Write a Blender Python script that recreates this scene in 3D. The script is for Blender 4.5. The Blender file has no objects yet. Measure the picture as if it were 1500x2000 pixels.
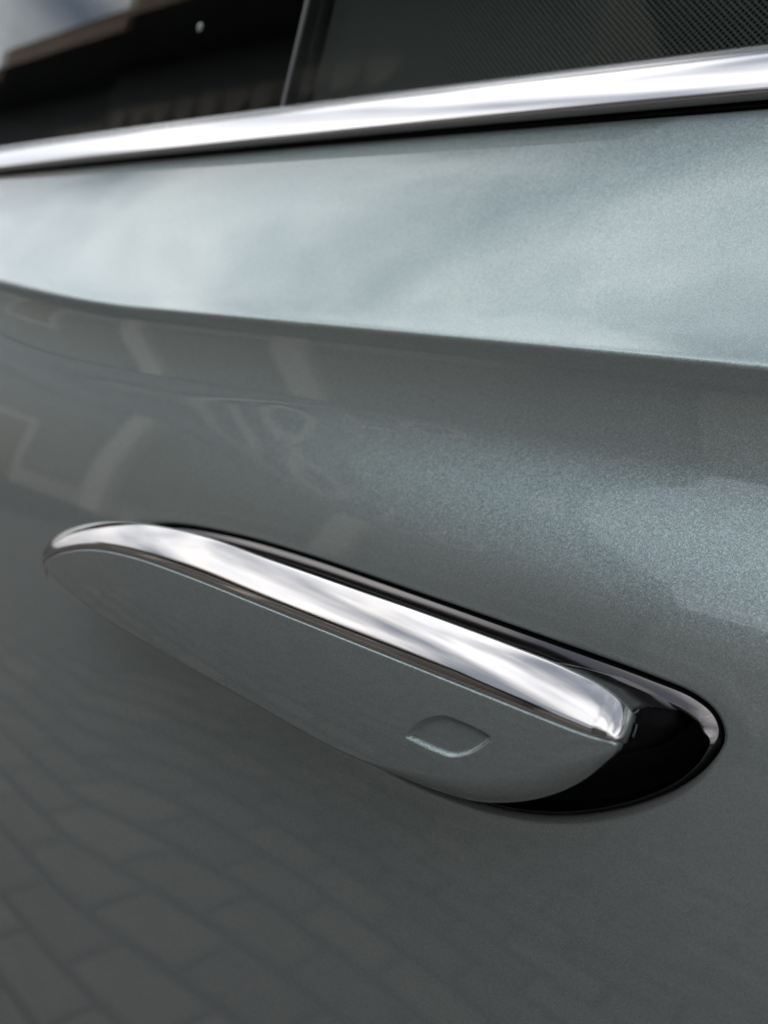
import bpy, bmesh, math, random
import numpy as np
from mathutils import Vector, Matrix

random.seed(7); rng = np.random.default_rng(7)
SC = bpy.context.scene
COL = SC.collection
R = math.radians

# ------------------------------------------------------------------ camera
ZC = 0.87                      # height of the lens above the paving; the car is modelled relative to it
D = 0.18                       # lens to door skin
CR = Vector((0.79280153, 0.56852284, 0.21965316))
CU = Vector((-0.21115964, -0.08185847, 0.97401786))
CF = Vector((-0.57173187, 0.81858474, -0.05515155))
cd = bpy.data.cameras.new('camera'); cam = bpy.data.objects.new('camera', cd); COL.objects.link(cam)
m = Matrix.Identity(4)
for i in range(3):
    m[i][0] = CR[i]; m[i][1] = CU[i]; m[i][2] = -CF[i]
m[0][3], m[1][3], m[2][3] = 0.0, -D, ZC
cam.matrix_world = m
cd.sensor_fit = 'VERTICAL'; cd.sensor_height = 36.0; cd.lens = 27.0
cd.clip_start = 0.01; cd.clip_end = 500
cd.dof.use_dof = True; cd.dof.focus_distance = 0.175; cd.dof.aperture_fstop = 11.0
SC.camera = cam

# ------------------------------------------------------------------ sky, sun, exposure
SUN_EL, SUN_AZ = R(40), R(20)
w = bpy.data.worlds.new('World'); SC.world = w; w.use_nodes = True
nt = w.node_tree; nt.nodes.clear()
def N(tree, typ, **kw):
    n = tree.nodes.new(typ)
    for k, v in kw.items():
        if k in n.inputs.keys(): n.inputs[k].default_value = v
        else: setattr(n, k, v)
    return n
sky = N(nt, 'ShaderNodeTexSky', sky_type='NISHITA', sun_disc=False, sun_elevation=SUN_EL, sun_rotation=SUN_AZ)
tc = N(nt, 'ShaderNodeTexCoord')
mp = N(nt, 'ShaderNodeMapping'); mp.inputs['Scale'].default_value = (1.0, 1.0, 2.2); mp.inputs['Location'].default_value = (-2.903, 17.681, -15.227)
nt.links.new(tc.outputs['Generated'], mp.inputs['Vector'])
no = N(nt, 'ShaderNodeTexNoise', Scale=1.45, Detail=7.0, Roughness=0.55, Distortion=0.4)
nt.links.new(mp.outputs['Vector'], no.inputs['Vector'])
rp = N(nt, 'ShaderNodeValToRGB'); rp.color_ramp.elements[0].position = 0.34; rp.color_ramp.elements[1].position = 0.56; rp.color_ramp.elements[0].color = (.16, .16, .16, 1)
sx = N(nt, 'ShaderNodeSeparateXYZ'); nt.links.new(tc.outputs['Generated'], sx.inputs[0])
ma = N(nt, 'ShaderNodeMath', operation='MULTIPLY_ADD'); ma.inputs[1].default_value = -0.22; ma.inputs[2].default_value = 0.12   # cloud cover closes up towards the horizon
nt.links.new(sx.outputs['Z'], ma.inputs[0])
ad = N(nt, 'ShaderNodeMath', operation='ADD'); nt.links.new(no.outputs['Fac'], ad.inputs[0]); nt.links.new(ma.outputs[0], ad.inputs[1])
nt.links.new(ad.outputs[0], rp.inputs['Fac'])
no2 = N(nt, 'ShaderNodeTexNoise', Scale=4.0, Detail=6.0)
nt.links.new(mp.outputs['Vector'], no2.inputs['Vector'])
cc = N(nt, 'ShaderNodeValToRGB')
cc.color_ramp.elements[0].position = 0.35; cc.color_ramp.elements[0].color = (14.6, 15.0, 15.6, 1)
cc.color_ramp.elements[1].position = 0.65; cc.color_ramp.elements[1].color = (19.0, 18.8, 18.6, 1)
nt.links.new(no2.outputs['Fac'], cc.inputs['Fac'])
mx = N(nt, 'ShaderNodeMix', data_type='RGBA')
nt.links.new(rp.outputs['Color'], mx.inputs['Factor'])
zg = N(nt, 'ShaderNodeMath', operation='MULTIPLY_ADD'); zg.inputs[1].default_value = 1.15; zg.inputs[2].default_value = 0.40     # overcast: brighter overhead than at the horizon
nt.links.new(sx.outputs['Z'], zg.inputs[0])
zs_ = N(nt, 'ShaderNodeVectorMath', operation='SCALE'); nt.links.new(cc.outputs['Color'], zs_.inputs[0]); nt.links.new(zg.outputs[0], zs_.inputs['Scale'])
nt.links.new(sky.outputs['Color'], mx.inputs[6]); nt.links.new(zs_.outputs[0], mx.inputs[7])
bg = N(nt, 'ShaderNodeBackground', Strength=0.12)
nt.links.new(mx.outputs[2], bg.inputs['Color'])
wo = N(nt, 'ShaderNodeOutputWorld'); nt.links.new(bg.outputs[0], wo.inputs[0])
ld = bpy.data.lights.new('sun', 'SUN'); ld.energy = 0.6; ld.angle = R(14); ld.color = (1.0, 0.95, 0.87)
sun = bpy.data.objects.new('sun', ld); COL.objects.link(sun)
sd = Vector((math.cos(SUN_EL)*math.sin(SUN_AZ), math.cos(SUN_EL)*math.cos(SUN_AZ), math.sin(SUN_EL)))
sun.rotation_euler = sd.to_track_quat('Z', 'Y').to_euler(); sun.location = (0, 4, 8)
SC.view_settings.view_transform = 'Standard'; SC.view_settings.look = 'None'
SC.view_settings.exposure = 0.5; SC.view_settings.gamma = 1.0

# ------------------------------------------------------------------ materials
def mat(name):
    m = bpy.data.materials.new(name); m.use_nodes = True
    t = m.node_tree; p = t.nodes['Principled BSDF']
    return m, t, p
def simple(name, col, rough=0.5, metal=0.0, noise=0.0, nscale=60, coat=0.0, spec=0.5, bump=0.0):
    m, t, p = mat(name)
    p.inputs['Base Color'].default_value = (*col, 1); p.inputs['Roughness'].default_value = rough
    p.inputs['Metallic'].default_value = metal; p.inputs['Coat Weight'].default_value = coat
    p.inputs['Specular IOR Level'].default_value = spec
    if noise or bump:
        c = N(t, 'ShaderNodeTexCoord'); n = N(t, 'ShaderNodeTexNoise', Scale=nscale, Detail=6.0)
        t.links.new(c.outputs['Object'], n.inputs['Vector'])
        if noise:
            r = N(t, 'ShaderNodeValToRGB')
            r.color_ramp.elements[0].position = 0.3; r.color_ramp.elements[1].position = 0.7
            r.color_ramp.elements[0].color = (*[x*(1-noise) for x in col], 1)
            r.color_ramp.elements[1].color = (*[min(1, x*(1+noise)) for x in col], 1)
            t.links.new(n.outputs['Fac'], r.inputs['Fac']); t.links.new(r.outputs['Color'], p.inputs['Base Color'])
        if bump:
            b = N(t, 'ShaderNodeBump', Strength=bump, Distance=0.002)
            t.links.new(n.outputs['Fac'], b.inputs['Height']); t.links.new(b.outputs['Normal'], p.inputs['Normal'])
    return m
def paint_mat():
    m, t, p = mat('metallic_green_paint')
    p.inputs['Metallic'].default_value = 1.0
    p.inputs['Roughness'].default_value = 0.37
    p.inputs['Coat Weight'].default_value = 1.0; p.inputs['Coat Roughness'].default_value = 0.015
    p.inputs['Coat IOR'].default_value = 1.52
    c = N(t, 'ShaderNodeTexCoord')
    v = N(t, 'ShaderNodeTexVoronoi', Scale=4200.0); t.links.new(c.outputs['Object'], v.inputs['Vector'])
    sub = N(t, 'ShaderNodeVectorMath', operation='SUBTRACT'); sub.inputs[1].default_value = (0.5, 0.5, 0.5)
    t.links.new(v.outputs['Color'], sub.inputs[0])
    sc = N(t, 'ShaderNodeVectorMath', operation='SCALE'); sc.inputs['Scale'].default_value = 0.17
    t.links.new(sub.outputs[0], sc.inputs[0])
    g = N(t, 'ShaderNodeNewGeometry')
    ad = N(t, 'ShaderNodeVectorMath', operation='ADD'); t.links.new(sc.outputs[0], ad.inputs[0]); t.links.new(g.outputs['Normal'], ad.inputs[1])
    nm = N(t, 'ShaderNodeVectorMath', operation='NORMALIZE'); t.links.new(ad.outputs[0], nm.inputs[0])
    t.links.new(nm.outputs[0], p.inputs['Normal'])
    q = N(t, 'ShaderNodeBsdfPrincipled'); q.inputs['Base Color'].default_value = (0.165, 0.165, 0.166, 1); q.inputs['Roughness'].default_value = .6
    q.inputs['Specular IOR Level'].default_value = 0.0; q.inputs['Coat Weight'].default_value = 1.0; q.inputs['Coat Roughness'].default_value = 0.015; q.inputs['Coat IOR'].default_value = 1.52
    mi = N(t, 'ShaderNodeMixShader'); mi.inputs[0].default_value = 0.48
    t.links.new(p.outputs[0], mi.inputs[1]); t.links.new(q.outputs[0], mi.inputs[2]); t.links.new(mi.outputs[0], t.nodes['Material Output'].inputs[0])
    # flake brightness
    r = N(t, 'ShaderNodeValToRGB')
    r.color_ramp.elements[0].color = (0.142, 0.208, 0.210, 1); r.color_ramp.elements[1].color = (0.290, 0.382, 0.378, 1)
    sep = N(t, 'ShaderNodeSeparateColor'); t.links.new(v.outputs['Color'], sep.inputs[0])
    t.links.new(sep.outputs[1], r.inputs['Fac']); t.links.new(r.outputs['Color'], p.inputs['Base Color'])
    return m
def glass_mat():
    m, t, p = mat('tinted_glass'); t.nodes.remove(p)
    fr = N(t, 'ShaderNodeFresnel', IOR=1.5)
    ge = N(t, 'ShaderNodeNewGeometry'); mr = N(t, 'ShaderNodeMapRange'); mr.inputs['To Min'].default_value = 1.5; mr.inputs['To Max'].default_value = 1/1.5
    t.links.new(ge.outputs['Backfacing'], mr.inputs['Value']); t.links.new(mr.outputs[0], fr.inputs['IOR'])
    tr = N(t, 'ShaderNodeBsdfTransparent'); tr.inputs[0].default_value = (0.62, 0.65, 0.64, 1)
    gl = N(t, 'ShaderNodeBsdfGlossy'); gl.inputs['Roughness'].default_value = 0.004
    mi = N(t, 'ShaderNodeMixShader')
    t.links.new(fr.outputs[0], mi.inputs[0]); t.links.new(tr.outputs[0], mi.inputs[1]); t.links.new(gl.outputs[0], mi.inputs[2])
    t.links.new(mi.outputs[0], t.nodes['Material Output'].inputs[0])
    return m
PAINT = paint_mat()
CHROME = simple('polished_chrome', (0.34, 0.33, 0.325), 0.07, 1.0)
SATIN = simple('satin_aluminium', (0.42, 0.415, 0.42), 0.13, 1.0)
BLACKG = simple('gloss_black_plastic', (0.010, 0.010, 0.011), 0.08, spec=0.9)
DARKCHROME = simple('dark_chrome', (0.095, 0.09, 0.09), 0.10, 1.0)
BLACKM = simple('matt_black_plastic', (0.012, 0.012, 0.013), 0.5)
RUBBER = simple('black_rubber', (0.014, 0.014, 0.014), 0.42)
GLASS = glass_mat()
MESHM = simple('grey_shade_fabric', (0.36, 0.36, 0.34), 0.7)
CABIN = simple('dark_cabin_trim', (0.018, 0.018, 0.020), 0.75)
LEATHER = simple('grey_seat_leather', (0.026, 0.027, 0.028), 0.55)
BRICKM = simple('grey_concrete_paver', (0.102, 0.093, 0.086), 0.85, 0, 0.25, 25, bump=0.3)
_t = BRICKM.node_tree; _p = _t.nodes['Principled BSDF']; _l = _p.inputs['Base Color'].links[0].from_socket
_o = N(_t, 'ShaderNodeObjectInfo'); _m = N(_t, 'ShaderNodeMapRange'); _m.inputs['To Min'].default_value = .72; _m.inputs['To Max'].default_value = 1.28
_t.links.new(_o.outputs['Random'], _m.inputs['Value'])
_v = N(_t, 'ShaderNodeVectorMath', operation='SCALE'); _t.links.new(_l, _v.inputs[0]); _t.links.new(_m.outputs[0], _v.inputs['Scale']); _t.links.new(_v.outputs[0], _p.inputs['Base Color'])
SAND = simple('dark_joint_sand', (0.011, 0.010, 0.010), 0.95, 0, 0.3, 40)
STUCCO = simple('beige_stucco', (0.15, 0.135, 0.12), 0.9, 0, 0.12, 3, bump=0.2)
STUCCO2 = simple('grey_stucco', (0.30, 0.28, 0.25), 0.9, 0, 0.12, 3, bump=0.2)
WHITEP = simple('white_frame_paint', (0.50, 0.47, 0.42), 0.5)
PANE = simple('dark_window_pane', (0.02, 0.025, 0.03), 0.04)
TILE = simple('dark_roof_tile', (0.12, 0.125, 0.132), 0.7, 0, 0.3, 8)
FASCIA = simple('brown_fascia_board', (0.20, 0.13, 0.085), 0.6, 0, 0.2, 6)
STUCCO3 = simple('warm_beige_stucco', (0.31, 0.295, 0.27), 0.9, 0, 0.12, 3, bump=0.2)
LETTER = simple('cream_sign_letters', (0.50, 0.475, 0.42), 0.5)
DOORM = simple('brown_wood_door', (0.12, 0.07, 0.04), 0.5, 0, 0.3, 9)
WATER = simple('clear_water', (0.9, 0.9, 0.9), 0.0); WATER.node_tree.nodes['Principled BSDF'].inputs['Transmission Weight'].default_value = 1.0
WATER.node_tree.nodes['Principled BSDF'].inputs['IOR'].default_value = 1.33

# ------------------------------------------------------------------ helpers
def mk(name, verts, faces, material, parent=None, smooth=True, kind=None):
    me = bpy.data.meshes.new(name)
    me.from_pydata([tuple(map(float, v)) for v in verts], [], [tuple(int(i) for i in f) for f in faces])
    me.update()
    if material: me.materials.append(material)
    bm = bmesh.new(); bm.from_mesh(me)
    bmesh.ops.remove_doubles(bm, verts=bm.verts, dist=1e-6)
    bmesh.ops.recalc_face_normals(bm, faces=bm.faces)
    bm.to_mesh(me); bm.free()
    if smooth: me.polygons.foreach_set('use_smooth', [True]*len(me.polygons))
    o = bpy.data.objects.new(name, me); COL.objects.link(o)
    if parent: o.parent = parent
    if kind: o['kind'] = kind
    return o
def tag(o, label=None, cat=None, group=None, kind=None):
    if label: o['label'] = label
    if cat: o['category'] = cat
    if group: o['group'] = group
    if kind: o['kind'] = kind
    return o
def empty(name, loc=(0, 0, 0)):
    o = bpy.data.objects.new(name, None); o.location = loc; o.empty_display_size = 0.1; COL.objects.link(o); return o
def gridfaces(nr, nc, closed=False, off=0):
    f = []
    for i in range(nr-1):
        for j in range(nc if closed else nc-1):
            k = (j+1) % nc
            f.append((off+i*nc+j, off+i*nc+k, off+(i+1)*nc+k, off+(i+1)*nc+j))
    return f
def boxes(lst):
    V, F = [], []
    for (x0, x1, y0, y1, z0, z1) in lst:
        b = len(V)
        V += [(x, y, z) for x in (x0, x1) for y in (y0, y1) for z in (z0, z1)]
        F += [tuple(b+i for i in q) for q in ((0,1,3,2),(4,6,7,5),(0,4,5,1),(2,3,7,6),(0,2,6,4),(1,5,7,3))]
    return V, F
def sm(a, b, x):
    t = np.clip((x-a)/(b-a), 0, 1); return t*t*(3-2*t)
def catmull(P, n, closed=True):
    P = np.asarray(P, float); m = len(P); out = []
    # centripetal-ish sampling, dense, then resample by arc length
    for i in range(m if closed else m-1):
        p0, p1, p2, p3 = [P[(i+k) % m] if closed else P[min(max(i+k, 0), m-1)] for k in (-1, 0, 1, 2)]
        d01 = max(np.linalg.norm(p1[:3]-p0[:3]), 1e-9)**.5; d12 = max(np.linalg.norm(p2[:3]-p1[:3]), 1e-9)**.5; d23 = max(np.linalg.norm(p3[:3]-p2[:3]), 1e-9)**.5
        m1 = (p1-p0)/d01-(p2-p0)/(d01+d12)+(p2-p1)/d12
        m2 = (p2-p1)/d12-(p3-p1)/(d12+d23)+(p3-p2)/d23
        m1 = m1*d12; m2 = m2*d12
        for t in np.linspace(0, 1, 40, endpoint=False):
            out.append((2*t**3-3*t**2+1)*p1+(t**3-2*t**2+t)*m1+(-2*t**3+3*t**2)*p2+(t**3-t**2)*m2)
    if not closed: out.append(P[-1])
    out = np.array(out)
    q = np.vstack([out, out[:1]]) if closed else out
    s = np.r_[0, np.cumsum(np.linalg.norm(np.diff(q, axis=0), axis=1))]
    ss = np.linspace(0, s[-1], n, endpoint=not closed)
    return np.stack([np.interp(ss, s, q[:, k]) for k in range(q.shape[1])], 1)
def inplane_normals(O):          # outward normals of a closed curve in (x, z)
    T = np.roll(O, -1, 0)-np.roll(O, 1, 0)
    n = np.stack([T[:, 1], -T[:, 0]], 1); n /= np.linalg.norm(n, axis=1)[:, None]
    area = 0.5*np.sum(O[:, 0]*np.roll(O[:, 1], -1)-np.roll(O[:, 0], -1)*O[:, 1])
    return n if area > 0 else -n

# =================================================================== THE CAR
car = empty('parked_car', (0, 0, ZC))
tag(car, 'metallic grey-green car with chrome-edged pop-out door handle and bright window trim', 'car')

# ---- door skin: profile of tilt angles (degrees, + faces up) against height
TZ = np.array([-.62, -.45, -.30, -.20, -.12, -.08, -.055, -.040, -.025, -.012, .000, .010, .020, .0295, .0358, .0388, .0403, .0411, .0419, .0433, .0460, .052, .062, .076, .091, .104, .1135, .121])
TT = np.array([-16., -12., -7., -4., -2., -.5, 1., 3., 6.5, 9.5, 11.5, 11., 7., 0., -9., -14., -12., 8., 30., 37., 34., 30., 27., 23., 19., 14., 9., 6.])
zz = np.linspace(-.62, .125, 7451)
tt = np.interp(zz, TZ, TT)
ker = np.hanning(13); ker /= ker.sum(); tt = np.convolve(np.pad(tt, 6, 'edge'), ker, 'valid')
ker = np.hanning(61); ker /= ker.sum(); ts = np.convolve(np.pad(tt, 30, 'edge'), ker, 'valid')
wgt = sm(.0015, .004, np.abs(zz-.0411)); tt = tt*(1-wgt)+ts*wgt
HY = np.r_[0, np.cumsum(np.tan(np.radians(tt[:-1]))*np.diff(zz))]
HY -= np.interp(-.050, zz, HY)
def skin(x, z):
    x = np.asarray(x, float); z = np.asarray(z, float)
    lift = 0.013*sm(-.27, -.50, x)*sm(-.03, .03, z)*sm(.112, .045, z)
    shelf = .0072*sm(-.24, -.05, x)*sm(.018, -.024, z)*sm(-.26, -.05, z)      # the hollow deepens towards the rear
    return np.interp(z-lift, zz, HY)+0.035*(x+.12)**2-shelf

# ---- recess outline (x, z) in the door
CAV = [(-.2360, -.0475), (-.2325, -.0420), (-.2240, -.0380), (-.2100, -.0348), (-.180, -.0317), (-.150, -.0305), (-.110, -.0304), (-.070, -.0308), (-.045, -.0314), (-.0350, -.0323), (-.0300, -.0346), (-.0275, -.0388), (-.0285, -.0440), (-.0330, -.0515), (-.0425, -.0605), (-.0560, -.0690), (-.0720, -.0745), (-.0950, -.0775), (-.120, -.0765), (-.150, -.0715), (-.180, -.0645), (-.205, -.0585), (-.2240, -.0535)]
CAV = [(x+.0024*float(sm(-.11, -.035, x)), z) for x, z in CAV[::-1]]
RX0, RX1, RZ0, RZ1 = -.270, .004, -.110, -.014
def door():
    xs = np.unique(np.round(np.r_[np.arange(-.62, RX0-1e-6, .005), np.linspace(RX0, RX1, 138), np.arange(RX1+.004, .121, .004)], 6))
    zs = np.unique(np.round(np.r_[np.linspace(-.50, RZ0, 80), np.linspace(RZ0, RZ1, 97), np.arange(RZ1, .036, .001), np.arange(.036, .046, .0002), np.arange(.046, .1175, .001)], 6))
    X, Z = np.meshgrid(xs, zs); nr, nc = X.shape
    V = np.stack([X, skin(X, Z), Z], -1).reshape(-1, 3).tolist()
    e = 1e-5
    F = []
    for i in range(nr-1):
        for j in range(nc-1):
            if xs[j] > RX0-e and xs[j+1] < RX1+e and zs[i] > RZ0-e and zs[i+1] < RZ1+e: continue
            F.append((i*nc+j, i*nc+j+1, (i+1)*nc+j+1, (i+1)*nc+j))
    # perimeter of the ring patch, counter-clockwise
    bx = xs[(xs > RX0-e) & (xs < RX1+e)]; bz = zs[(zs > RZ0-e) & (zs < RZ1+e)]
    per = [(x, bz[0]) for x in bx[:-1]]+[(bx[-1], z) for z in bz[:-1]]+[(x, bz[-1]) for x in bx[:0:-1]]+[(bx[0], z) for z in bz[:0:-1]]
    per = np.array(per)
    O = catmull(CAV, 3000); cx, cz = -.132, -.054; hx, hz = .105, .0235
    ao = np.unwrap(np.arctan2((O[:, 1]-cz)/hz, (O[:, 0]-cx)/hx))
    if ao[-1] < ao[0]: O = O[::-1]; ao = np.unwrap(np.arctan2((O[:, 1]-cz)/hz, (O[:, 0]-cx)/hx))
    ap = np.unwrap(np.arctan2((per[:, 1]-cz)/((RZ1-RZ0)/2), (per[:, 0]-cx)/((RX1-RX0)/2)))
    k = np.argsort(ao); ao3 = np.r_[ao-2*np.pi, ao, ao+2*np.pi, ao+4*np.pi]; O3 = np.vstack([O, O, O, O])
    S = np.stack([np.interp(ap, ao3, O3[:, 0]), np.interp(ap, ao3, O3[:, 1])], 1)
    nrm = inplane_normals(S)
    for _ in range(4): nrm = (np.roll(nrm, 1, 0)+nrm*2+np.roll(nrm, -1, 0)); nrm /= np.linalg.norm(nrm, axis=1)[:, None]
    n = len(S); base = len(V); rings = []
    r = .0009
    for d, dep in [(0, .012), (0, .006), (0, .003)]: rings.append((S-nrm*.0002, dep))
    rv = r+.0016*sm(-.3, -.9, nrm[:, 1])     # softer roll along the bottom of the opening
    for th in np.linspace(0, np.pi/2, 11): rings.append((S+nrm*(rv*(1-math.cos(th)))[:, None], rv*(1-math.sin(th))))
    dl = r
    for d in np.linspace(.0034, .0075, 12): rings.append((S+nrm*d, -.00006*math.exp(-((d-.0048)/.0017)**2)*min(1, (d-r)/.001))); dl = d
    P0 = S+nrm*dl
    for t in np.linspace(0, 1, 26)[1:]: rings.append((P0*(1-t)+per*t, 0))
    for xy, dep in rings:
        y = skin(xy[:, 0], xy[:, 1])+dep
        V += np.stack([xy[:, 0], y, xy[:, 1]], 1).tolist()
    F += gridfaces(len(rings), n, True, base)
    o = mk('door_panel', V, F, PAINT, car)
    return o, S, nrm
dp, CS, CN = door()
# outline resampled evenly for the parts that line the opening
OUT = catmull(CAV, 420)
ON = inplane_normals(OUT)
def ringmesh(name, rings, material, parent, cap=False, narrow=0):
    V = []; n = len(OUT)
    for inset, dep in rings:
        fw = 1-.75*sm(.6, -.8, ON[:, 1])*(inset > .0006)*narrow
        q = OUT-ON*inset*np.reshape(fw, (-1, 1))
        y = skin(OUT[:, 0], OUT[:, 1])+dep
        V += np.stack([q[:, 0], y, q[:, 1]], 1).tolist()
    F = gridfaces(len(rings), n, True)
    if cap:
        b = (len(rings)-1)*n; V.append((-.13, float(skin(-.13, -.05))+rings[-1][1], -.054))
        F += [(b+i, b+(i+1) % n, len(V)-1) for i in range(n)]
    return mk(name, V, F, material, parent)
rec = ringmesh('handle_recess', [(-.0001, .004), (.0002, .010), (.0005, .018), (.0018, .024), (.005, .027), (.010, .028)], BLACKM, car, True)
bez = [(.0003, .0075), (.0004, .0026), (.0005, .0021), (.0007, .0018)]+[(.0007+.0036*t, .0018-.0024*t+.0004*t*t) for t in np.linspace(.15, 1, 8)]+[(.0045, .0002), (.0047, .0012), (.0048, .0040), (.0048, .0110)]
ringmesh('bezel', bez, DARKCHROME, rec, narrow=1)

# ---- the handle
def ray(px):
    u, v = (px[0]-750)/1500., (px[1]-1000)/1500.
    d = np.array(CR)*u-np.array(CU)*v+np.array(CF); return d
def on_y(px, y):
    d = ray(px); t = (y+D)/d[1]; return np.array([t*d[0], y, t*d[2]])
def yf(x, z): return -.0395+.40*(x+.115)**2+3.0*(z+.055)**2-.16*(z+.050)
def on_face(px, off=0.):
    y = -.033
    for _ in range(12):
        p = on_y(px, y); y = float(yf(p[0], p[2]))+off
    return on_y(px, y)
# (front edge of the painted cap, back edge of the bevel, y-step of the bevel) measured round the handle, clockwise from the nose
EDGE = [((86, 1100), (83, 1090), .005), ((104, 1085), (95, 1062), .008), ((135, 1076), (125, 1037), .010), ((180, 1073), (180, 1021), .0115),
        ((255, 1087), (270, 1020), .0125), ((370, 1127), (400, 1047), .013), ((500, 1179), (530, 1093), .013), ((650, 1239), (690, 1149), .013),
        ((800, 1299), (850, 1205), .013), ((950, 1359), (1000, 1261), .013), ((1080, 1411), (1110, 1305), .013), ((1150, 1437), (1185, 1344), .0125), ((1196, 1449), (1231, 1386), .011), ((1214, 1453), (1242, 1416), .011)]
END = [((1208, 1467), (1222, 1450), .008), ((1180, 1492), (1182, 1488), .004), ((1140, 1523), (1140, 1519), .004), ((1078, 1555), (1078, 1552), .004), ((1010, 1572), (1010, 1570), .004),
       ((925, 1573), (925, 1573), .004), ((862, 1556), (862, 1555), .004), ((788, 1525), (788, 1523), .004), ((648, 1461), (648, 1459), .004), ((448, 1349), (448, 1347), .004), ((297, 1264), (298, 1262), .004), ((202, 1208), (203, 1206), .004), ((136, 1158), (138, 1156), .004), ((96, 1121), (98, 1120), .004)]
pts = []
for a, b, dy in EDGE+END:
    p = on_face(a, .0035*math.exp(-((a[0]-1190)/75)**2)*(a[1] > 1452)); q = on_y(b, p[1]+dy*(.58 if dy > .0045 else 1.)); pts.append(np.r_[p, q])
pts = np.array(pts)
NH = 900
LU = catmull(pts, NH)                        # columns: front edge xyz, back edge xyz
L, U = LU[:, :3], LU[:, 3:]
def nearest(p): return int(np.argmin(np.sum((L-p)**2, 1)))
kk = np.hanning(41); kk /= kk.sum()
US = np.stack([np.convolve(np.r_[U[-20:, k], U[:, k], U[:20, k]], kk, 'valid') for k in range(3)], 1)
wu = (sm(-.225, -.19, U[:, 0])*sm(-.055, -.075, U[:, 0]))[:, None]
U = U*(1-wu)+US*wu
i_nose = nearest(pts[0, :3]); i_tip = nearest(pts[len(EDGE)-1, :3])
handle = empty('door_handle', (0, 0, 0)); handle.parent = car

# painted cap with the touch pocket cut into it
BT = [(794, 1440), (800, 1428), (818, 1412), (845, 1401), (872, 1400), (905, 1412), (940, 1428), (954, 1437), (958, 1444), (950, 1452), (930, 1466), (905, 1476), (880, 1478), (850, 1468), (815, 1452)]
B3 = catmull(np.array([on_face(p)[[0, 2]] for p in BT]), 1500)
bc = np.array([B3[:, 0].mean(), B3[:, 1].mean()])
def cap():
    xy = L[:, [0, 2]]; n = len(xy); nrm = inplane_normals(xy)
    d = xy-bc; a = np.unwrap(np.arctan2(d[:, 1]*2.2, d[:, 0]))
    ab = np.unwrap(np.arctan2((B3[:, 1]-bc[1])*2.2, B3[:, 0]-bc[0]))
    if ab[-1] < ab[0]: ab, BB = ab[::-1], B3[::-1]
    else: BB = B3
    ab3 = np.concatenate([ab+2*np.pi*k for k in range(-3, 4)]); B33 = np.vstack([BB]*7)
    S = np.stack([np.interp(a, ab3, B33[:, 0]), np.interp(a, ab3, B33[:, 1])], 1)
    bn = S-bc; bn /= np.linalg.norm(bn, axis=1)[:, None]
    rings = []
    r = .00055
    wr = sm(-.095, -.060, xy[:, 0])*sm(-.0425, -.050, xy[:, 1])
    wr = np.convolve(np.r_[wr[-15:], wr, wr[:15]], np.ones(31)/31, 'valid')[:, None]
    ri = r+wr*.0050; rd = r+wr[:, 0]*.0030
    for dep in (.004, .0018): rings.append((xy-nrm*.00005, rd+dep))
    for th in np.linspace(0, np.pi/2, 12): rings.append((xy-nrm*ri*(1-math.cos(th)), rd*(1-math.sin(th))))
    P0 = xy-nrm*ri; rb = .00025; Q0 = S+bn*rb
    for t in np.r_[.01, .02, np.linspace(.04, 1, 44)]: rings.append((P0*(1-t)+Q0*t, 0))
    for th in np.linspace(0, np.pi/2, 5)[1:]: rings.append((S+bn*rb*(1-math.sin(th)), rb*(1-math.cos(th))))
    V = []
    for q, dep in rings: V += np.stack([q[:, 0], yf(q[:, 0], q[:, 1])+dep, q[:, 1]], 1).tolist()
    mk('painted_cap', V, gridfaces(len(rings), n, True), PAINT, handle)
    # pocket: sloped wall and floor
    V = []; rr = [(0, rb), (.0002, .00042), (.0007, .0010), (.0009, .0011)]
    S2 = BB[::6]; bn = inplane_normals(S2); m_ = len(S2)
    for ins, dep in rr:
        q = S2-bn*ins; V += np.stack([q[:, 0], yf(q[:, 0], q[:, 1])+dep, q[:, 1]], 1).tolist()
    last = S2-bn*.0009
    for t in np.linspace(0, 1, 8)[1:-1]:
        q = last*(1-t)+bc*t; V += np.stack([q[:, 0], yf(q[:, 0], q[:, 1])+.0011, q[:, 1]], 1).tolist()
    F = gridfaces(len(rr)+6, m_, True); b = (len(rr)+5)*m_
    V.append((bc[0], float(yf(*bc))+.0011, bc[1])); F += [(b+i, b+(i+1) % m_, len(V)-1) for i in range(m_)]
    mk('touch_pocket', V, F, PAINT, handle)
cap()
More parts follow.
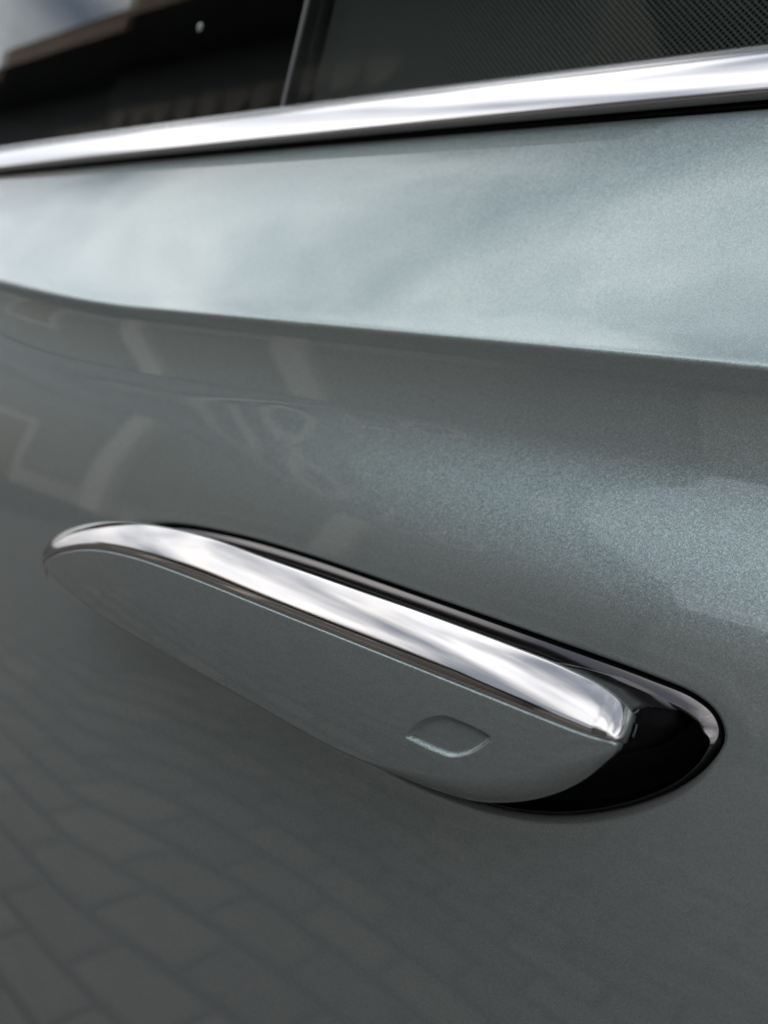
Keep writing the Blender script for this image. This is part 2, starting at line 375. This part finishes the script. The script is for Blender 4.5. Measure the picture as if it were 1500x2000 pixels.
def bevel(name, i0, i1, material, th0, th1, nth, back, endcaps=False, gap=0.0):
    idx = np.arange(i0, i1+1) % NH
    l, u = L[idx].copy(), U[idx].copy(); V = []
    l[:, 1] += gap
    if material is CHROME:       # shallow arc: leans back at the top, rolls under along the cap
        tq = np.linspace(0, 1, 400)
        sl = np.tan(np.radians(np.interp(tq, [0, .06, .84, .93, 1], [26, 14, -3, -24, -52])))
        b = np.r_[0, np.cumsum((sl[:-1]+sl[1:])/2*np.diff(tq))]; b -= b[-1]*tq
        ch = l-u; ln = np.linalg.norm(ch, axis=1)[:, None]
        tg = np.roll(l, -1, 0)-np.roll(l, 1, 0); tg[0] = l[1]-l[0]; tg[-1] = l[-1]-l[-2]
        nn = np.cross(ch, tg); nn /= np.linalg.norm(nn, axis=1)[:, None]+1e-12
        nn *= np.where(nn[:, 1:2] > 0, -1, 1)
        for t in np.r_[np.linspace(0, .08, 6), np.linspace(.12, .74, 12), np.linspace(.78, 1, 12)]:
            V.append(u+ch*t+nn*ln*float(np.interp(t, tq, b)))
    else:
      for th in np.linspace(th0, th1, nth):
        c_, s_ = 1-math.cos(th), math.sin(th)
        p = np.empty_like(l)
        p[:, [0, 2]] = u[:, [0, 2]]+(l-u)[:, [0, 2]]*c_
        p[:, 1] = u[:, 1]+(l-u)[:, 1]*s_
        V.append(p)
    if back:
        p = V[0].copy(); p[:, 1] += .0008; p[:, 2] -= .0007; V.insert(0, p)
        p = p.copy(); p[:, 2] -= .0035; p[:, 1] += .0008; V.insert(0, p)
    # close the band's front towards the cap, a little behind its edge
    p = V[-1].copy(); p[:, 1] += .0012; V.append(p)
    A = np.array(V); nr, nc = A.shape[:2]
    F = gridfaces(nr, nc)
    return mk(name, A.reshape(-1, 3), F, material, handle)
bevel('chrome_strip', i_nose-6 if i_nose >= 6 else i_nose-6+NH, (i_tip if i_nose >= 6 else i_tip+NH), CHROME, 0.0, R(84), 22, True, gap=.0004)
# black grip body behind the cap
def grip():
    V = []
    cxz = np.array([-.13, -.050])
    nrm = inplane_normals(U[:, [0, 2]])
    for ins, fr in [(.0009, 0.), (.0012, .12), (.0018, .3), (.0030, .5), (.0042, .75), (.005, 1.)]:
        deep = ins+.008*sm(0, .25, fr)*sm(.5, .9, nrm[:, 1])*sm(-.052, -.085, U[:, 0])     # undercut behind the chrome
        q = U[:, [0, 2]]-nrm*np.reshape(deep, (-1, 1))
        y0 = np.maximum(L[:, 1]+.0022, U[:, 1]+.0010); yy = y0*(1-fr)+.012*fr
        q[:, 0] += .009*sm(-.085, -.050, q[:, 0])*sm(.25, .8, fr)*sm(-.060, -.045, q[:, 1])
        V.append(np.stack([q[:, 0], yy, q[:, 1]], 1))
    A = np.array(V); return mk('grip_body', A.reshape(-1, 3), gridfaces(len(V), NH, True), BLACKG, handle)
grip()

# ---- window trim, seals, glass
def extrude(name, prof, x0, x1, material, parent=None, nx=2, closed=False, smooth=True, bow=True):
    prof = np.asarray(prof, float); xs = np.linspace(x0, x1, nx); V = []
    for x in xs:
        q = prof.copy(); V += [(x, y+(0.035*(x+.12)**2 if bow else 0), z) for y, z in q]
    F = gridfaces(nx, len(prof), closed)
    if closed: F += [tuple(range(len(prof)))[::-1], tuple(range((nx-1)*len(prof), nx*len(prof)))]
    return mk(name, V, F, material, parent, smooth)
YB = float(np.interp(.117, zz, HY)); ZT = .1167          # depth of the belt line
tp = catmull(np.array([(YB+.006, ZT+.0019), (YB+.001, ZT+.0020), (YB-.0022, ZT+.0024), (YB-.0036, ZT+.0034), (YB-.0034, ZT+.0052), (YB-.0020, ZT+.0100), (YB+.0002, ZT+.0150), (YB+.0030, ZT+.0193), (YB+.0062, ZT+.0222), (YB+.0095, ZT+.0232)]), 60, False)
trim = extrude('window_trim', tp, -1.6, .9, SATIN, car, 40)
extrude('belt_seal', [(YB+.012, .1166), (YB+.0020, .1169), (YB+.0018, ZT+.0016), (YB+.006, ZT+.0020), (YB+.012, ZT+.0020)], -1.6, .9, RUBBER, car, 40)
YG = YB+.0105; GT = math.tan(R(1.5))
def gl(z): return YG+(z-.134)*GT
SX = -.2590                            # divider between the two panes
for (a, b) in ((-1.748, SX-.0012), (SX+.0012, 1.198)):
    extrude('window_glass', [(gl(.125), .125), (gl(.30), .30), (gl(.50), .50), (gl(.50)+.004, .50), (gl(.30)+.004, .30), (gl(.125)+.004, .125)], a, b, GLASS, car, 12, True, smooth=False)
extrude('glass_divider', [(gl(.12)-.0006, .12), (gl(.50)-.0006, .50), (gl(.50)+.006, .50), (gl(.12)+.006, .12)], SX-.0008, SX-.0001, simple('grey_divider_lip', (0.16, 0.17, 0.175), 0.4), car, 2, True, False)
extrude('glass_divider', [(gl(.12)-.0002, .12), (gl(.50)-.0002, .50), (gl(.50)+.006, .50), (gl(.12)+.006, .12)], SX, SX+.0011, RUBBER, car, 2, True, False)
extrude('pillar_cover', [(gl(.12)+.008, .12), (gl(.50)+.008, .50), (gl(.50)+.02, .50), (gl(.12)+.02, .12)], SX-.002, SX+.006, BLACKM, car, 2, True, False)
extrude('glass_seal', [(gl(.137)-.0012, ZT+.0200), (gl(.14)-.001, ZT+.0237), (gl(.14)+.001, ZT+.0245), (gl(.137)+.001, ZT+.0165)], -1.6, .9, RUBBER, car, 40)
# woven shade behind the right pane
def shade():
    V, F = [], []; y0 = gl(.12)+.009
    p = .0021; wd = .00062
    def strip(a, b, dy):
        a = np.array(a); b = np.array(b); t = b-a; t /= np.linalg.norm(t); n = np.array([-t[1], t[0]])*wd/2
        k = len(V)
        for q in (a+n, a-n, b-n, b+n): V.append((q[0], y0+dy+(q[1]-.12)*GT+.0004, q[1]))
        F.append((k, k+1, k+2, k+3))
    X0, X1, Z0, Z1 = SX+.007, .10, .121, .26
    hgt = Z1-Z0
    for i in range(int((X1-X0+hgt)/p)):
        x = X0-hgt+i*p
        for sgn in (1, -1):
            xa, xb = (x, x+hgt) if sgn > 0 else (x+hgt, x)
            za, zb = Z0, Z1
            # clip to the window
            pts_ = []
            f0, f1 = 0., 1.
            for lim, s2 in ((X0, 1), (X1, -1)):
                da, db = s2*(xa-lim), s2*(xb-lim)
                if da < 0 and db < 0: f0, f1 = 1, 0; break
                if da < 0: f0 = max(f0, da/(da-db))
                elif db < 0: f1 = min(f1, da/(da-db))
            if f1 <= f0: continue
            strip((xa+(xb-xa)*f0, za+(zb-za)*f0), (xa+(xb-xa)*f1, za+(zb-za)*f1), .0002*sgn)
    return mk('shade_mesh', V, F, MESHM, car, False)
shade()
# cabin behind the glass
V, F = boxes([(-1.5, .85, YG+.05, YG+.30, -.55, .117)]); mk('door_lining', V, F, CABIN, car, False)
def seat(x):
    V = []; prof = catmull(np.array([(-.09, -.35), (-.10, .0), (-.085, .25), (-.05, .34), (.03, .34), (.06, .25), (.07, 0), (.08, -.35)]), 40)
    for y in np.linspace(.42, .92, 9):
        k = 1-.25*abs((y-.67)/.25)**3
        V += [(x+a*k+.22*b, y, b*(1 if b < 0 else k)) for a, b in prof]
    F = gridfaces(9, 40, True)+[tuple(range(40))[::-1], tuple(range(320, 360))]
    return mk('seat', V, F, LEATHER, car)
seat(-.35); seat(.55)

# ---- the rest of the shell
def shell(name, x0, x1):
    zs_ = np.r_[np.linspace(-.50, .03, 40), np.arange(.031, .046, .0005), np.linspace(.047, .117, 40)]
    prof = [(float(np.interp(z, zz, HY)), z) for z in zs_]
    return extrude(name, [(.05, -.50)]+prof+[(.05, .117)], x0, x1, PAINT, car, 16)
shell('front_fender', -1.75, -.624); shell('rear_fender', .124, 1.2)
V, F = boxes([(-1.75, 1.2, .055, 1.55, -.72, -.505)]); mk('sill', V, F, BLACKM, car, False)
rp_ = catmull(np.array([(gl(.5)-.01, .495), (gl(.5)+.05, .535), (.35, .575), (.8, .59), (1.25, .57), (1.5, .51), (1.53, .50)]), 40, False)
extrude('roof', np.vstack([rp_, rp_[::-1]-np.array([0, .03])]), -1.75, 1.2, PAINT, car, 2, True, bow=False)
extrude('headliner', np.vstack([rp_-np.array([0, .033]), rp_[::-1]-np.array([0, .045])]), -1.751, 1.201, CABIN, car, 2, True, bow=False)
V, F = boxes([(-1.75, 1.2, 1.53, 1.58, -.50, .475)]); mk('far_side', V, F, CABIN, car, False)
V, F = boxes([(-1.80, -1.752, .06, 1.58, -.50, .55)]); mk('front_bulkhead', V, F, CABIN, car, False)
V, F = boxes([(1.202, 1.25, .06, 1.58, -.50, .55)]); mk('rear_bulkhead', V, F, CABIN, car, False)
def wheel(x, y):
    V = []; n = 48; prof = [(-.11, .20), (-.115, .29), (-.09, .33), (.09, .33), (.115, .29), (.11, .20)]
    for dy, r in prof: V += [(x+r*math.cos(a), y+dy, -.54+r*math.sin(a)) for a in np.linspace(0, 2*math.pi, n, endpoint=False)]
    o = mk('wheel', V, gridfaces(6, n, True), RUBBER, car)
    V = []
    for dy, r in [(-.10, .205), (-.085, .18), (-.09, .05), (-.10, .0001)]: V += [(x+r*math.cos(a), y+dy, -.54+r*math.sin(a)) for a in np.linspace(0, 2*math.pi, n, endpoint=False)]
    r_ = mk('rim', V, gridfaces(4, n, True), SATIN, o)
for x in (-1.50, .95):
    for y in (.26, 1.36): wheel(x, y)

# ---- a drop of water on the left pane
dpx = on_y((385, 48), gl(.17)); V = []
for a in np.linspace(0, math.pi/2, 7):
    rr, h = .0016*math.cos(a), .0009*math.sin(a)
    V += [(rr*math.cos(b), -h, rr*1.25*math.sin(b)-(.0006*math.cos(a) if math.sin(b) < 0 else 0)) for b in np.linspace(0, 2*math.pi, 20, endpoint=False)]
o = mk('water_drop', V, gridfaces(7, 20, True), simple('drop_glint', (.16, .17, .17), .05), None)
gz = dpx[2]; o.location = (dpx[0], gl(gz)+.035*(dpx[0]+.12)**2-.0001, gz+ZC)
tag(o, 'tiny pale water drop on the dark left window pane', 'water drop')

# =================================================================== GROUND
V, F = boxes([(-60, 60, -60, 60, -.3, -.012)])
ground = mk('ground', V, F, SAND, None, False, 'structure')
def paver_mesh():
    bm = bmesh.new(); bmesh.ops.create_cube(bm, size=1)
    for v in bm.verts: v.co = Vector((v.co.x*.188, v.co.y*.088, v.co.z*.06-.03))
    top = [e for e in bm.edges if all(v.co.z > -.01 for v in e.verts)]
    bmesh.ops.bevel(bm, geom=top, offset=.006, segments=1, affect='EDGES')
    me = bpy.data.meshes.new('brick'); bm.to_mesh(me); bm.free(); me.materials.append(BRICKM); return me
PM = paver_mesh()
ANG = R(3)
ca, sa = math.cos(ANG), math.sin(ANG)
spots = []
for j in range(-90, 91):
    for i in range(-50, 51):
        u, v = (i+(j % 2)*.5)*.2, j*.1
        x, y = u*ca-v*sa, u*sa+v*ca
        if -6 < x < 4 and -5.5 < y < .4: spots.append((math.hypot(x+.7, y+.8), x, y))
spots.sort()
for k, (d_, x, y) in enumerate(spots[:300]):
    o = bpy.data.objects.new('brick', PM); COL.objects.link(o); o.parent = ground
    o.location = (x, y, random.uniform(-.003, .002)); o.rotation_euler = (random.gauss(0, .008), random.gauss(0, .008), ANG+random.gauss(0, .008))
base = np.array([v.co[:] for v in PM.vertices]); pf = [tuple(p.vertices) for p in PM.polygons]; V, F = [], []
for (d_, x, y) in spots[300:]:
    b = len(V); a = ANG+random.gauss(0, .008); dz = random.uniform(-.003, .002)
    for q in base: V.append((x+q[0]*math.cos(a)-q[1]*math.sin(a), y+q[0]*math.sin(a)+q[1]*math.cos(a), q[2]+dz))
    F += [tuple(b+i for i in f) for f in pf]
me = bpy.data.meshes.new('paving'); me.from_pydata(V, [], F); me.materials.append(BRICKM)
o = bpy.data.objects.new('paving', me); COL.objects.link(o); o.parent = ground; o['kind'] = 'stuff'

# =================================================================== HOUSE ACROSS THE LANE (seen in the paint, glass and chrome)
def house(name, x0, x1, y1, h, wallm, label, wins, doors, scallop=True):
    root = empty(name, ((x0+x1)/2, y1, 0)); tag(root, label, 'house')
    cx = (x0+x1)/2
    def part(n, lst, m_, par=root):
        V, F = boxes([(a-cx, b-cx, c, d, e, f) for a, b, c, d, e, f in lst]); return mk(n, V, F, m_, par, False)
    part('wall', [(x0, x1, -8, 0, 0, h)], wallm)
    if scallop: part('upper_cladding', [(x0-.02, x1+.02, .002, .05, 3.5, h-.1)], TILE)
    part('plinth', [(x0-.02, x1+.02, -.5, .04, 0, .55)], STUCCO2)
    for (wx, wz, ww, wh) in wins:
        f = part('window', [(wx-ww/2-.12, wx-ww/2, .003, .07, wz-.1, wz+wh+.12), (wx+ww/2, wx+ww/2+.12, .003, .07, wz-.1, wz+wh+.12), (wx-ww/2, wx+ww/2, .003, .07, wz+wh, wz+wh+.12), (wx-ww/2, wx+ww/2, .003, .07, wz-.1, wz), (wx-.035, wx+.035, .003, .055, wz, wz+wh)], WHITEP)
        part('pane', [(wx-ww/2, wx+ww/2, .001, .02, wz, wz+wh)], PANE, f)
        part('sill', [(wx-ww/2-.2, wx+ww/2+.2, .003, .16, wz-.18, wz-.103)], WHITEP, f)
    for (dx, dw, dh) in doors:
        f = part('door', [(dx-dw/2, dx+dw/2, .003, .05, .0, dh)], DOORM)
        part('frame', [(dx-dw/2-.12, dx-dw/2-.002, .003, .08, 0, dh+.12), (dx+dw/2+.002, dx+dw/2+.12, .003, .08, 0, dh+.12), (dx-dw/2, dx+dw/2, .003, .08, dh+.002, dh+.12)], WHITEP, f)
    if scallop:
        for px_ in (-6.2, -9.4, -16.4, -19.6): part('pillar', [(px_-.28, px_+.28, .003, .22, .0, 3.4)], LETTER)
    # eaves: soffit, fascia, tiled slope
    part('soffit', [(x0-.3, x1+.06, .005, 1.0, h-.08, h+.0)], TILE)
    part('fascia', [(x0-.3, x1+.06, 1.003, 1.04, h-.12, h+.16)], FASCIA)
    V = [(x0-.3-cx, 1.06, h+.17), (x1+.3-cx, 1.06, h+.17), (x1+.3-cx, -4, h+2.6), (x0-.3-cx, -4, h+2.6), (x1+.3-cx, -9, h+.17), (x0-.3-cx, -9, h+.17)]
    mk('roof', V, [(0, 1, 2, 3), (3, 2, 4, 5)], TILE, root, False)
    if scallop:                 # sign letters standing on the facade
        V, F = boxes([(x1-10.6-cx, x1-.4-cx, .055, .10, 3.80, 3.87)]); mk('sign_rail', V, F, LETTER, root, False)
        dg = bpy.context.evaluated_depsgraph_get()
        for k, ch in enumerate(('O', 'T', 'O', 'M', 'O', 'T', 'I', 'V')):
            cu = bpy.data.curves.new('letter', 'FONT'); cu.body = ch; cu.size = 1.25; cu.extrude = .05; cu.offset = .012; cu.align_x = 'CENTER'; cu.resolution_u = 4
            tmp = bpy.data.objects.new('letter_source', cu); COL.objects.link(tmp); dg.update()
            me_ = bpy.data.meshes.new_from_object(tmp.evaluated_get(dg)); bpy.data.objects.remove(tmp)
            me_.materials.clear(); me_.materials.append(LETTER)
            lo = bpy.data.objects.new('letter', me_); COL.objects.link(lo); lo.parent = root
            lo.rotation_euler = (R(90), 0, R(180)); lo.location = (x1-1.2-k*1.2-cx, .11, 3.95)
        V, F = [], []                # scalloped cornice under the eaves
        for i_ in range(15):
            a0 = x1-2.7-cx-i_*.56; k_ = len(V)
            rg_ = [(a0-.25*math.cos(t), 5.72-.26*math.sin(t)) for t in np.linspace(0, math.pi, 9)]+[(a0+.25, 5.84), (a0-.25, 5.84)]
            V += [(p, .055, q) for p, q in rg_]+[(p, .10, q) for p, q in rg_]; n_ = len(rg_)
            F += [tuple(range(k_, k_+n_))[::-1], tuple(range(k_+n_, k_+2*n_))]+[(k_+q, k_+(q+1) % n_, k_+n_+(q+1) % n_, k_+n_+q) for q in range(n_)]
        mk('cornice', V, F, STUCCO2, root, False, 'stuff')
    return root
house('showroom', -22.5, -3.5, -6.3, 6.6, STUCCO, 'dark grey showroom with standing sign letters and brown eaves reflected in the car door', [], [(-12.9, 1.6, 2.3)])
house('beige_house', -3.2, 14, -12.5, 7.4, STUCCO3, 'plain beige house standing back to the right of the dark showroom', [(x, 1.0, 1.2, 1.5) for x in (4.4, 7.2, 10)]+[(x, 4.2, 1.2, 1.4) for x in (4.4, 7.2, 10)], [(2.4, 1.0, 2.1)], False)
SC.cycles.use_denoising = True
